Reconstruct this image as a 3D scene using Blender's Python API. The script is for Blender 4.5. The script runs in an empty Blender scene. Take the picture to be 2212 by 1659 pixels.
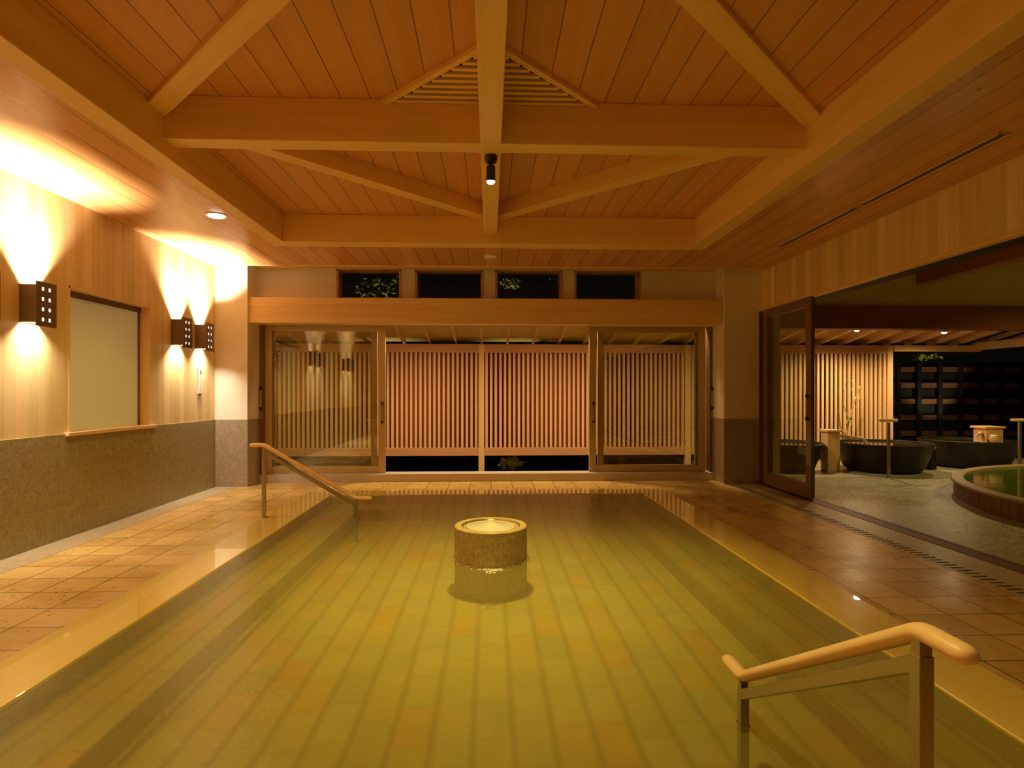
import bpy, bmesh, math, random
from mathutils import Vector, Matrix
C = bpy.context.scene
COL = C.collection
random.seed(7)
H = 1.316                      # eye height above the tiled floor

# ------------------------------------------------------------------ camera
cam_d = bpy.data.cameras.new('camera'); cam = bpy.data.objects.new('camera', cam_d); COL.objects.link(cam)
cam_d.sensor_fit = 'HORIZONTAL'; cam_d.sensor_width = 36.0
cam_d.lens = 1275.0 / 2212.0 * 36.0
cam_d.shift_y = 19.5 / 2212.0
cam_d.clip_start = 0.05; cam_d.clip_end = 200
cam.location = (0, 0, H)
cam.rotation_euler = (math.radians(90), 0, -math.atan(48.0 / 1275.0))
C.camera = cam

# ------------------------------------------------------------------ world, exposure
w = bpy.data.worlds.new('night'); C.world = w; w.use_nodes = True
w.node_tree.nodes['Background'].inputs[0].default_value = (0.010, 0.008, 0.005, 1)
w.node_tree.nodes['Background'].inputs[1].default_value = 0.25
vs = C.view_settings
vs.view_transform = 'Standard'; vs.look = 'None'; vs.gamma = 1.0; vs.use_curve_mapping = False
vs.exposure = 0.0
C.cycles.max_bounces = 10; C.cycles.diffuse_bounces = 6; C.cycles.glossy_bounces = 4
C.cycles.transparent_max_bounces = 16; C.cycles.caustics_reflective = False; C.cycles.caustics_refractive = False
C.cycles.sample_clamp_indirect = 4.0

# light powers in one place
WARM = (1.0, 0.80, 0.17)
PALE = (1.0, 0.85, 0.70)
P_SCONCE_UP, P_SCONCE_DN, P_SPOT, P_DOWN = 56, 10, 370, 85
P_VERANDA, P_BATH, P_GARDEN = 210, 220, 110
P_YARD = 260

# ------------------------------------------------------------------ helpers
def link(o, parent=None):
    COL.objects.link(o)
    if parent is not None:
        o.parent = parent
        o.matrix_parent_inverse = Matrix.Translation(-Vector(parent.location))
    return o

class MB:
    def __init__(s): s.v = []; s.f = []
    def box(s, x0, x1, y0, y1, z0, z1):
        b = len(s.v)
        s.v += [(x0,y0,z0),(x1,y0,z0),(x1,y1,z0),(x0,y1,z0),(x0,y0,z1),(x1,y0,z1),(x1,y1,z1),(x0,y1,z1)]
        s.f += [tuple(b+i for i in q) for q in ((3,2,1,0),(4,5,6,7),(0,1,5,4),(1,2,6,5),(2,3,7,6),(3,0,4,7))]
        return s
    def quad(s, a, b, c, d):
        n = len(s.v); s.v += [a,b,c,d]; s.f.append((n,n+1,n+2,n+3)); return s
    def hexa(s, P):            # 8 points, lower ring then upper ring
        b = len(s.v); s.v += [tuple(p) for p in P]
        s.f += [tuple(b+i for i in q) for q in ((3,2,1,0),(4,5,6,7),(0,1,5,4),(1,2,6,5),(2,3,7,6),(3,0,4,7))]
        return s
    def bar(s, p, q, w, h):    # rectangular bar p->q, w sideways, h upwards
        p = Vector(p); q = Vector(q); d = (q-p).normalized()
        side = d.cross(Vector((0,0,1)))
        if side.length < 1e-4: side = Vector((1,0,0))
        side.normalize(); up = side.cross(d).normalized()
        a = side*(w/2); u = up*(h/2)
        return s.hexa([p-a-u, p+a-u, q+a-u, q-a-u, p-a+u, p+a+u, q+a+u, q-a+u])
    def lathe(s, prof, cx, cy, n=48, cap0=True, cap1=True):
        b = len(s.v); m = len(prof)
        for k in range(n):
            t = 2*math.pi*k/n
            for r, z in prof: s.v.append((cx+r*math.cos(t), cy+r*math.sin(t), z))
        for k in range(n):
            k2 = (k+1) % n
            for i in range(m-1):
                s.f.append((b+k*m+i, b+k2*m+i, b+k2*m+i+1, b+k*m+i+1))
        if cap0: s.f.append(tuple(b+k*m for k in reversed(range(n))))
        if cap1: s.f.append(tuple(b+k*m+m-1 for k in range(n)))
        return s
    def sweep(s, pts, rx, rz, n=14, close=True, up=(0,0,1)):   # oval tube along points
        pts = [Vector(p) for p in pts]; b = len(s.v); up = Vector(up)
        for i, p in enumerate(pts):
            a = pts[max(i-1,0)]; c = pts[min(i+1,len(pts)-1)]
            d = (c-a).normalized(); side = d.cross(up).normalized(); u = side.cross(d).normalized()
            r = rx[i] if isinstance(rx, list) else rx; rr = rz[i] if isinstance(rz, list) else rz
            for k in range(n):
                t = 2*math.pi*k/n
                s.v.append(tuple(p + side*(math.cos(t)*r) + u*(math.sin(t)*rr)))
        for i in range(len(pts)-1):
            for k in range(n):
                k2 = (k+1) % n
                s.f.append((b+i*n+k, b+i*n+k2, b+(i+1)*n+k2, b+(i+1)*n+k))
        if close:
            s.f.append(tuple(b+k for k in reversed(range(n))))
            s.f.append(tuple(b+(len(pts)-1)*n+k for k in range(n)))
        return s
    def build(s, name, mat, parent=None, bevel=0.0, smooth=False, recalc=True):
        me = bpy.data.meshes.new(name); me.from_pydata([tuple(v) for v in s.v], [], s.f); me.update()
        if recalc:
            bm = bmesh.new(); bm.from_mesh(me); bmesh.ops.recalc_face_normals(bm, faces=bm.faces); bm.to_mesh(me); bm.free()
        o = bpy.data.objects.new(name, me); me.materials.append(mat); link(o, parent)
        if smooth:
            for p in me.polygons: p.use_smooth = True
            md = o.modifiers.new('split', 'EDGE_SPLIT'); md.split_angle = math.radians(40)
        if bevel:
            md = o.modifiers.new('bevel', 'BEVEL'); md.width = bevel; md.segments = 2; md.limit_method = 'ANGLE'
        return o

def tag(o, label=None, cat=None, group=None, kind=None):
    if label: o['label'] = label
    if cat: o['category'] = cat
    if group: o['group'] = group
    if kind: o['kind'] = kind
    return o
def empty(name, loc, label=None, cat=None, group=None, kind=None):
    o = bpy.data.objects.new(name, None); o.empty_display_size = 0.05; o.location = loc; COL.objects.link(o)
    return tag(o, label, cat, group, kind)
def copy_tree(root, delta, label=None):
    r = root.copy(); COL.objects.link(r); r.location = Vector(root.location) + Vector(delta)
    if label: r['label'] = label
    for ch in list(root.children):
        c = ch.copy(); COL.objects.link(c); c.parent = r; c.matrix_parent_inverse = ch.matrix_parent_inverse.copy()
        for g in list(ch.children):
            d = g.copy(); COL.objects.link(d); d.parent = c; d.matrix_parent_inverse = g.matrix_parent_inverse.copy()
    return r
def struct(name, mb, mat, bevel=0.0, parent=None, label=None):
    o = mb.build(name, mat, parent, bevel)
    if parent is None: o['kind'] = 'structure'
    if label: o['label'] = label
    return o

# ------------------------------------------------------------------ materials
class NT:
    def __init__(s, name):
        s.m = bpy.data.materials.new(name); s.m.use_nodes = True; s.t = s.m.node_tree
        s.b = s.t.nodes['Principled BSDF']; s.out = s.t.nodes['Material Output']
    def n(s, t, **kw):
        nd = s.t.nodes.new(t)
        for k, v in kw.items(): setattr(nd, k, v)
        return nd
    def l(s, a, b): s.t.links.new(a, b)
    def setin(s, sock, v):
        if hasattr(v, 'is_output') or isinstance(v, bpy.types.NodeSocket): s.l(v, sock)
        else: sock.default_value = v
    def math(s, op, a, b=0.0, c=None):
        nd = s.n('ShaderNodeMath', operation=op); s.setin(nd.inputs[0], a); s.setin(nd.inputs[1], b)
        if c is not None: s.setin(nd.inputs[2], c)
        return nd.outputs[0]
    def pos(s):
        g = s.n('ShaderNodeNewGeometry'); sp = s.n('ShaderNodeSeparateXYZ'); s.l(g.outputs['Position'], sp.inputs[0])
        return g.outputs['Position'], sp.outputs
    def comb(s, x, y, z):
        c = s.n('ShaderNodeCombineXYZ')
        for i, v in enumerate((x, y, z)): s.setin(c.inputs[i], v)
        return c.outputs[0]
    def noise(s, vec, scale, detail=4, rough=0.55, dist=0.0):
        nd = s.n('ShaderNodeTexNoise'); s.l(vec, nd.inputs['Vector'])
        nd.inputs['Scale'].default_value = scale; nd.inputs['Detail'].default_value = detail
        nd.inputs['Roughness'].default_value = rough; nd.inputs['Distortion'].default_value = dist
        return nd.outputs[0]
    def ramp(s, fac, stops):
        r = s.n('ShaderNodeValToRGB'); s.l(fac, r.inputs[0]); e = r.color_ramp.elements
        while len(e) < len(stops): e.new(0.5)
        for i, (p, c) in enumerate(stops):
            e[i].position = p; e[i].color = (c[0], c[1], c[2], 1) if not isinstance(c, float) else (c, c, c, 1)
        return r.outputs[0]
    def mix(s, f, a, b, blend='MIX'):
        nd = s.n('ShaderNodeMix', data_type='RGBA', blend_type=blend)
        s.setin(nd.inputs[0], f)
        for i, v in ((6, a), (7, b)):
            if isinstance(v, tuple): nd.inputs[i].default_value = (v[0], v[1], v[2], 1)
            else: s.l(v, nd.inputs[i])
        return nd.outputs[2]
    def bump(s, h, strength=0.2, dist=0.01):
        nd = s.n('ShaderNodeBump'); nd.inputs['Strength'].default_value = strength; nd.inputs['Distance'].default_value = dist
        s.l(h, nd.inputs['Height']); s.l(nd.outputs[0], s.b.inputs['Normal']); return nd.outputs[0]
    def done(s, col=None, rough=0.5, spec=0.5, metal=0.0, coat=0.0):
        if col is not None:
            if isinstance(col, tuple): s.b.inputs['Base Color'].default_value = (col[0], col[1], col[2], 1)
            else: s.l(col, s.b.inputs['Base Color'])
        s.setin(s.b.inputs['Roughness'], rough); s.b.inputs['Specular IOR Level'].default_value = spec
        s.b.inputs['Metallic'].default_value = metal; s.b.inputs['Coat Weight'].default_value = coat; s.b.inputs['Coat Roughness'].default_value = 0.015; s.b.inputs['Coat IOR'].default_value = 1.7
        return s.m

def wood(name, light, dark, axis, board=None, across=None, line=0.006, rough=0.5, vary=0.12, spec=0.4, off=0.0, coat=0.0, lined=0.45, grain=1.0):
    """grain runs along axis (0,1,2); optional boards of width board across the given axis"""
    t = NT(name); P, xyz = t.pos()
    o = [i for i in range(3) if i != axis]
    v = [None]*3
    seed = None
    if board:
        u = t.math('DIVIDE', t.math('ADD', xyz[across], off), board)
        fl = t.math('FLOOR', u); fr = t.math('FRACT', u)
        wn = t.n('ShaderNodeTexWhiteNoise', noise_dimensions='1D'); t.l(fl, wn.inputs['W']); seed = wn.outputs['Value']
    for i in range(3):
        v[i] = xyz[i]
    v[axis] = t.math('MULTIPLY', xyz[axis], 0.045)
    if seed is not None: v[axis] = t.math('ADD', v[axis], t.math('MULTIPLY', seed, 9.0))
    vec = t.comb(*v)
    n1 = t.noise(vec, 9.0*grain, 5, 0.6, 0.6)
    n2 = t.noise(vec, 60.0*grain, 3, 0.6, 0.0)
    f = t.math('ADD', t.math('MULTIPLY', n1, 0.75), t.math('MULTIPLY', n2, 0.25))
    col = t.ramp(f, [(0.30, dark), (0.62, light)])
    # knots
    kv = t.n('ShaderNodeTexVoronoi'); kv.inputs['Scale'].default_value = 1.6
    kk = [t.math('MULTIPLY', xyz[i], 1.0) for i in range(3)]
    kk[axis] = t.math('MULTIPLY', xyz[axis], 0.55)
    t.l(t.comb(*kk), kv.inputs['Vector'])
    kn = t.ramp(kv.outputs['Distance'], [(0.018, 0.75), (0.035, 0.0)])
    col = t.mix(kn, col, (dark[0]*0.35, dark[1]*0.25, dark[2]*0.2))
    if seed is not None:
        g = t.math('ADD', t.math('MULTIPLY', seed, vary*2), 1.0 - vary)
        col = t.mix(1.0, col, t.comb(g, g, t.math('MULTIPLY', g, g)), 'MULTIPLY')
        e = t.math('MINIMUM', fr, t.math('SUBTRACT', 1.0, fr))
        ln = t.math('LESS_THAN', e, line/board)
        col = t.mix(t.math('MULTIPLY', ln, 1-lined), col, (dark[0]*0.18, dark[1]*0.10, dark[2]*0.06))
    t.bump(n2, 0.05, 0.004)
    return t.done(col, rough, spec, coat=coat)

BL, BD = (0.92, 0.64, 0.26), (0.82, 0.52, 0.18)      # pale hinoki beams
W_BEAM_X = wood('beam_wood_x', BL, BD, 0, rough=0.45)
W_BEAM_Y = wood('beam_wood_y', BL, BD, 1, rough=0.45)
W_BEAM_Z = wood('beam_wood_z', BL, BD, 2, rough=0.45)
CL, CD = (0.70, 0.37, 0.14), (0.62, 0.30, 0.10)      # cedar ceiling boards
W_CEIL = wood('ceiling_boards', CL, CD, 1, board=0.215, across=0, line=0.0035, vary=0.07, rough=0.24, off=0.06, lined=0.15, spec=0.6)
W_CEIL_IN = wood('raised_ceiling_boards', CL, CD, 1, board=0.215, across=0, line=0.004, vary=0.07, rough=0.5, off=0.01, lined=0.2)
W_WALL = wood('wall_boards', (0.86, 0.69, 0.34), (0.75, 0.53, 0.21), 2, board=0.115, across=1, line=0.0012, vary=0.13, rough=0.4, lined=0.8, grain=0.8)
W_HEAD = wood('header_wood', (0.90, 0.67, 0.33), (0.76, 0.46, 0.18), 0, rough=0.42)
W_KERB = wood('kerb_wood', (0.94, 0.69, 0.19), (0.89, 0.60, 0.14), 1, rough=0.25, spec=0.5, coat=1.0)
W_KERBX = wood('kerb_wood_x', (0.94, 0.69, 0.19), (0.89, 0.60, 0.14), 0, rough=0.25, spec=0.5, coat=1.0)
W_RAIL = wood('rail_wood', (0.92, 0.66, 0.36), (0.85, 0.55, 0.27), 1, rough=0.4)
W_LATT = wood('lattice_wood', (0.86, 0.56, 0.28), (0.72, 0.42, 0.18), 2, rough=0.55)
W_LATTX = wood('lattice_rail_wood', (0.70, 0.36, 0.17), (0.52, 0.24, 0.10), 0, rough=0.55)
W_RAFT = wood('rafter_wood', (0.92, 0.72, 0.46), (0.80, 0.56, 0.32), 1, rough=0.5)
W_RED = wood('red_beam_wood', (0.30, 0.09, 0.035), (0.22, 0.06, 0.02), 0, rough=0.5)
W_REDY = wood('red_beam_wood_y', (0.42, 0.16, 0.06), (0.30, 0.10, 0.04), 1, rough=0.5)
W_DARKPANEL = wood('dark_backing_wood', (0.34, 0.05, 0.015), (0.25, 0.035, 0.01), 2, rough=0.6)
W_BOX = wood('spout_wood', (0.85, 0.55, 0.28), (0.70, 0.42, 0.20), 2, rough=0.5)

def flat(name, col, rough=0.5, spec=0.5, metal=0.0, var=0.0, scale=3.0):
    t = NT(name); P, xyz = t.pos()
    n = t.noise(P, scale, 4)
    c = t.ramp(n, [(0.3, tuple(x*(1-var) for x in col)), (0.7, tuple(min(1, x*(1+var)) for x in col))])
    return t.done(c, rough, spec, metal)
PLASTER = flat('plaster', (0.86, 0.78, 0.62), 0.85, 0.2, var=0.03)
PLASTER_OLIVE = flat('olive_plaster', (0.80, 0.61, 0.24), 0.9, 0.1, var=0.05)
SOIL = flat('garden_soil', (0.02, 0.016, 0.01), 0.95, 0.1, var=0.4, scale=9)
DARK = flat('dark_bronze', (0.13, 0.085, 0.045), 0.42, 0.5, 0.35, var=0.05)
BLACK = flat('black_metal', (0.012, 0.010, 0.008), 0.4, 0.5, var=0.1)
DARKGROOVE = flat('dark_groove', (0.03, 0.014, 0.008), 0.6, 0.2, var=0.1)
FRAME = flat('bronze_frame', (0.60, 0.45, 0.24), 0.38, 0.5, 0.3, var=0.03)
FRAME_D = flat('dark_frame', (0.20, 0.11, 0.06), 0.4, 0.5, 0.3, var=0.03)
STEEL = flat('brushed_steel', (0.42, 0.36, 0.24), 0.30, 0.5, 0.9, var=0.04)
WHITE = flat('white_plastic', (0.86, 0.82, 0.74), 0.4, 0.5, var=0.02)
SILL = flat('pale_stone_sill', (0.55, 0.50, 0.40), 0.35, 0.5, var=0.1, scale=30)
TUB = flat('dark_glazed_tub', (0.014, 0.008, 0.005), 0.45, 0.3, var=0.5, scale=7)
CERAMIC = flat('tan_ceramic', (0.70, 0.48, 0.24), 0.3, 0.5, var=0.2, scale=25)

def granite(name, a, b, scale=90, rough=0.25, joint=None):
    t = NT(name); P, xyz = t.pos()
    n = t.noise(P, scale, 3, 0.7); n2 = t.noise(P, scale*0.25, 3, 0.6); n3 = t.noise(P, 0.8, 2)
    f = t.math('ADD', t.math('MULTIPLY', n, 0.7), t.math('MULTIPLY', n2, 0.3))
    c = t.ramp(f, [(0.38, b), (0.62, a)])
    if joint:
        ax, w0, az, w1 = joint
        for axx, ww in ((ax, w0), (az, w1)):
            fr = t.math('FRACT', t.math('DIVIDE', xyz[axx], ww))
            ln = t.math('LESS_THAN', fr, 0.004/ww)
            c = t.mix(t.math('MULTIPLY', ln, 0.5), c, (b[0]*0.4, b[1]*0.4, b[2]*0.4))
    r = t.math('ADD', rough, t.math('MULTIPLY', n3, 0.12))
    return t.done(c, r, 0.5)
GRANITE = granite('granite_wainscot', (0.38, 0.33, 0.16), (0.23, 0.19, 0.08), 70, 0.22, (1, 0.9, 2, 0.315))
GRANITE_L = granite('granite_strip', (0.52, 0.42, 0.25), (0.34, 0.26, 0.14), 60, 0.3)
GRANITE_P = granite('granite_pillar', (0.44, 0.37, 0.26), (0.27, 0.21, 0.13), 70, 0.25)
FOUNT = granite('fountain_stone', (0.50, 0.36, 0.16), (0.30, 0.20, 0.07), 55, 0.45)

def tiles():
    t = NT('floor_tiles'); P, xyz = t.pos()
    w = 0.300
    ux = t.math('DIVIDE', t.math('ADD', xyz[0], 30.0-0.02), w); uy = t.math('DIVIDE', t.math('ADD', xyz[1], 30.0-0.11), w)
    cell = t.comb(t.math('FLOOR', ux), t.math('FLOOR', uy), 0.0)
    wn = t.n('ShaderNodeTexWhiteNoise', noise_dimensions='3D'); t.l(cell, wn.inputs['Vector'])
    base = t.ramp(wn.outputs['Value'], [(0.0, (0.52, 0.31, 0.08)), (0.5, (0.60, 0.37, 0.10)), (1.0, (0.68, 0.44, 0.13))])
    n = t.noise(P, 3.2, 5, 0.65, 0.8)
    base = t.mix(t.ramp(n, [(0.40, 0.0), (0.70, 0.65)]), base, (0.72, 0.50, 0.17))
    vo = t.n('ShaderNodeTexVoronoi'); vo.inputs['Scale'].default_value = 17; t.l(P, vo.inputs['Vector'])
    sp = t.ramp(vo.outputs['Distance'], [(0.10, 0.85), (0.19, 0.0)])
    rsel = t.n('ShaderNodeTexWhiteNoise', noise_dimensions='3D'); t.l(vo.outputs['Position'], rsel.inputs['Vector'])
    sp = t.math('MULTIPLY', sp, t.math('GREATER_THAN', rsel.outputs['Value'], 0.55))
    base = t.mix(sp, base, (0.13, 0.075, 0.03))
    fx = t.math('FRACT', ux); fy = t.math('FRACT', uy)
    e = t.math('MINIMUM', t.math('MINIMUM', fx, t.math('SUBTRACT', 1.0, fx)), t.math('MINIMUM', fy, t.math('SUBTRACT', 1.0, fy)))
    j = t.math('LESS_THAN', e, 0.014)
    base = t.mix(t.math('MULTIPLY', j, 0.92), base, (0.10, 0.045, 0.015))
    wet = t.noise(P, 1.3, 3, 0.5, 0.5); wet2 = t.noise(P, 30, 2)
    r = t.math('ADD', t.ramp(wet, [(0.35, 0.16), (0.65, 0.36)]), t.math('MULTIPLY', wet2, 0.06))
    hgt = t.math('SUBTRACT', t.noise(P, 45, 3), t.math('MULTIPLY', j, 2.0))
    t.bump(hgt, 0.25, 0.004)
    return t.done(base, r, 0.6)
TILES = tiles()

def pool_stone():
    t = NT('pool_stone'); P, xyz = t.pos()
    ux = t.math('DIVIDE', t.math('ADD', xyz[0], 18.0+0.075), 0.18)
    fl = t.math('FLOOR', ux)
    wo = t.n('ShaderNodeTexWhiteNoise', noise_dimensions='1D'); t.l(fl, wo.inputs['W'])
    uy = t.math('DIVIDE', t.math('ADD', t.math('ADD', xyz[1], 20.0), t.math('MULTIPLY', wo.outputs['Value'], 0.5)), 0.33)
    cell = t.comb(fl, t.math('FLOOR', uy), 0.0)
    wn = t.n('ShaderNodeTexWhiteNoise', noise_dimensions='3D'); t.l(cell, wn.inputs['Vector'])
    base = t.ramp(wn.outputs['Value'], [(0.0, (0.37, 0.32, 0.13)), (0.45, (0.43, 0.38, 0.17)), (0.72, (0.41, 0.34, 0.12)), (0.86, (0.46, 0.33, 0.09)), (1.0, (0.46, 0.29, 0.07))])
    n = t.noise(P, 4.0, 4)
    base = t.mix(t.ramp(n, [(0.35, 0.0), (0.75, 0.45)]), base, (0.60, 0.42, 0.12))
    fx = t.math('FRACT', ux); fy = t.math('FRACT', uy)
    ex = t.math('MINIMUM', fx, t.math('SUBTRACT', 1.0, fx)); ey = t.math('MINIMUM', fy, t.math('SUBTRACT', 1.0, fy))
    jx = t.ramp(ex, [(0.0, 0.42), (0.16, 0.0)]); jy = t.ramp(ey, [(0.0, 0.10), (0.10, 0.0)])
    base = t.mix(t.math('MAXIMUM', jx, jy), base, (0.16, 0.12, 0.03))
    return t.done(base, 0.6, 0.3)
POOLST = pool_stone()

def two_sided_ior(t, ior):      # thin pane: same reflectance entering and leaving
    g = t.n('ShaderNodeNewGeometry')
    return t.math('ADD', ior, t.math('MULTIPLY', g.outputs['Backfacing'], 1.0/ior-ior))
def water(name, tint, milk, milkf, bump=0.18, scale=5.0, rough=0.09, calm=False):
    t = NT(name); P, xyz = t.pos()
    tr = t.n('ShaderNodeBsdfTransparent'); tr.inputs[0].default_value = (*tint, 1)
    df = t.n('ShaderNodeBsdfDiffuse'); df.inputs[0].default_value = (*milk, 1)
    gl = t.n('ShaderNodeBsdfGlossy'); gl.inputs['Roughness'].default_value = rough
    fr = t.n('ShaderNodeFresnel'); t.l(two_sided_ior(t, 1.42), fr.inputs['IOR'])
    n = t.noise(P, scale, 4, 0.6, 0.4); n2 = t.noise(P, scale*8, 3, 0.6, 0.3)
    h = t.math('ADD', t.math('MULTIPLY', n, 0.6), t.math('MULTIPLY', n2, 0.25))
    bp = t.n('ShaderNodeBump'); bp.inputs['Strength'].default_value = bump; bp.inputs['Distance'].default_value = 0.03
    t.l(h, bp.inputs['Height']); t.l(bp.outputs[0], gl.inputs['Normal']); t.l(bp.outputs[0], fr.inputs['Normal'])
    m1 = t.n('ShaderNodeMixShader'); m1.inputs[0].default_value = milkf
    t.l(tr.outputs[0], m1.inputs[1]); t.l(df.outputs[0], m1.inputs[2])
    m2 = t.n('ShaderNodeMixShader'); t.l(fr.outputs[0], m2.inputs[0]); t.l(m1.outputs[0], m2.inputs[1]); t.l(gl.outputs[0], m2.inputs[2])
    t.l(m2.outputs[0], t.out.inputs['Surface'])
    t.t.nodes.remove(t.b)
    return t.m
WATER = water('pool_water', (0.90, 0.90, 0.60), (0.50, 0.42, 0.14), 0.20, bump=0.35, rough=0.14, scale=6)
WATER_G = water('green_water', (0.5, 0.6, 0.2), (0.13, 0.17, 0.03), 0.6, 0.08, 3, 0.05)
WATER_T = water('tub_water', (0.5, 0.45, 0.3), (0.06, 0.045, 0.015), 0.6, 0.08, 3, 0.05)
WATER_C = water('clear_water', (0.95, 0.95, 0.9), (0.9, 0.85, 0.7), 0.55, 0.5, 14, 0.05)

def glass(name, tint=(0.96, 0.97, 0.9), ior=1.6, extra=0.02):
    t = NT(name)
    tr = t.n('ShaderNodeBsdfTransparent'); tr.inputs[0].default_value = (*tint, 1)
    gl = t.n('ShaderNodeBsdfGlossy'); gl.inputs['Roughness'].default_value = 0.0
    fr = t.n('ShaderNodeFresnel'); t.l(two_sided_ior(t, ior), fr.inputs['IOR'])
    f = t.math('ADD', fr.outputs[0], extra)
    m2 = t.n('ShaderNodeMixShader'); t.l(f, m2.inputs[0]); t.l(tr.outputs[0], m2.inputs[1]); t.l(gl.outputs[0], m2.inputs[2])
    t.l(m2.outputs[0], t.out.inputs['Surface']); t.t.nodes.remove(t.b)
    return t.m
GLASS = glass('door_glass', ior=1.75, extra=0.04)
GLASS_S = glass('side_door_glass', ior=1.5, extra=0.0)
GLASS_W = glass('window_glass', ior=1.18, extra=0.0)

def frosted():
    t = NT('patterned_window_glass'); P, xyz = t.pos()
    fy = t.math('FRACT', t.math('DIVIDE', xyz[1], 0.035)); fz = t.math('FRACT', t.math('DIVIDE', xyz[2], 0.035))
    l = t.math('MAXIMUM', t.math('LESS_THAN', fy, 0.16), t.math('LESS_THAN', fz, 0.16))
    c = t.mix(t.math('MULTIPLY', l, 0.22), (0.80, 0.84, 0.52), (0.62, 0.63, 0.33))
    n = t.noise(P, 2.0, 3)
    c = t.mix(t.math('MULTIPLY', n, 0.15), c, (0.5, 0.48, 0.28))
    t.l(c, t.b.inputs['Emission Color']); t.b.inputs['Emission Strength'].default_value = 0.06  # faint glow in the material stands in for backlight through the pane
    return t.done(c, 0.35, 0.5)
FROST = frosted()

def emis(name, col, st):
    t = NT(name); e = t.n('ShaderNodeEmission'); e.inputs[0].default_value = (*col, 1); e.inputs[1].default_value = st
    t.l(e.outputs[0], t.out.inputs['Surface']); t.t.nodes.remove(t.b); return t.m
E_BULB = emis('lamp_glow', (1.0, 0.80, 0.50), 14.0)
E_HOLE = emis('sconce_inner_glow', (1.0, 0.86, 0.62), 3.0)
E_DOWN = emis('downlight_glow', (1.0, 0.84, 0.58), 16.0)

def pebble():
    t = NT('washed_pebble_floor'); P, xyz = t.pos()
    vo = t.n('ShaderNodeTexVoronoi'); vo.inputs['Scale'].default_value = 55; t.l(P, vo.inputs['Vector'])
    wn = t.n('ShaderNodeTexWhiteNoise', noise_dimensions='3D'); t.l(vo.outputs['Position'], wn.inputs['Vector'])
    c = t.ramp(wn.outputs['Value'], [(0.0, (0.20, 0.17, 0.10)), (0.6, (0.38, 0.34, 0.23)), (1.0, (0.66, 0.60, 0.46))])
    n = t.noise(P, 0.9, 3)
    c = t.mix(t.ramp(n, [(0.4, 0.0), (0.7, 0.4)]), c, (0.22, 0.19, 0.09))
    t.bump(vo.outputs['Distance'], 0.35, 0.006)
    return t.done(c, t.ramp(n, [(0.35, 0.22), (0.7, 0.4)]), 0.5)
PEBBLE = pebble()
def leafm(name, a, b):
    t = NT(name); P, xyz = t.pos(); n = t.noise(P, 12, 3)
    c = t.ramp(n, [(0.35, a), (0.65, b)])
    m = t.done(c, 0.5, 0.3); t.b.inputs['Transmission Weight'].default_value = 0.0; return m
LEAF_Y = leafm('lit_yellow_green_leaves', (0.32, 0.38, 0.04), (0.55, 0.55, 0.10))
LEAF_D = leafm('dark_green_leaves', (0.05, 0.07, 0.02), (0.12, 0.14, 0.04))
BARK = flat('branch_bark', (0.45, 0.28, 0.13), 0.8, 0.2, var=0.3, scale=20)
STAVES = wood('pool_wall_staves', (0.20, 0.10, 0.05), (0.12, 0.055, 0.025), 2, rough=0.5, grain=1.5)
FOAM = flat('water_foam', (0.85, 0.80, 0.70), 0.5, 0.4, var=0.03)

# ================================================================== ROOM SHELL
XL, XR = -3.85, 3.95
ZC = 1.77 + H                 # soffit 3.086
ZIN = 2.155 + H               # raised ceiling 3.471
YN = -3.0                     # wall behind the camera
YP = 8.42                     # pillar fronts
ZW = 0.943                    # wainscot top
PX0, PX1, PY0, PY1 = -1.985, 1.955, 1.32, 7.46   # pool inner
KW = 0.345
QX0, QX1, QY0, QY1 = PX0-KW, PX1+KW, PY0-KW, PY1+KW

m = MB()
m.box(XL+0.30, QX0, YN, 8.80, -0.12, 0); m.box(QX1, 3.43, YN, 8.80, -0.12, 0)
m.box(QX0, QX1, YN, QY0, -0.12, 0); m.box(QX0, QX1, QY1, 8.80, -0.12, 0)
struct('floor', m, TILES)
m = MB(); m.box(XL, XL+0.30, YN, 8.80, -0.12, 0.002)
struct('trim_1', m, GRANITE_L, label='pale granite gutter strip along the foot of the left wall')
m = MB(); m.box(3.43, 3.87, YN, 8.80, -0.12, 0.002)
o = struct('trim_2', m, GRANITE_L, label='granite drainage strip beside the sliding door track')
# drain slots
m = MB()
y = 2.2
while y < 8.2:
    m.box(3.46, 3.56, y, y+0.018, 0.0021, 0.004); y += 0.07
m.build('drain_slots', DARKGROOVE, o)
m = MB(); m.box(3.87, 3.88, YN, 8.3, -0.12, 0.006); m.box(3.88, 4.02, YN, 8.3, -0.12, 0.003); m.box(4.02, 4.06, YN, 8.3, -0.12, 0.006)
struct('trim_3', m, flat('brown_track', (0.12, 0.045, 0.02), 0.5, 0.4, var=0.2, scale=30), label='dark brown sliding door track in the floor')

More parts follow.
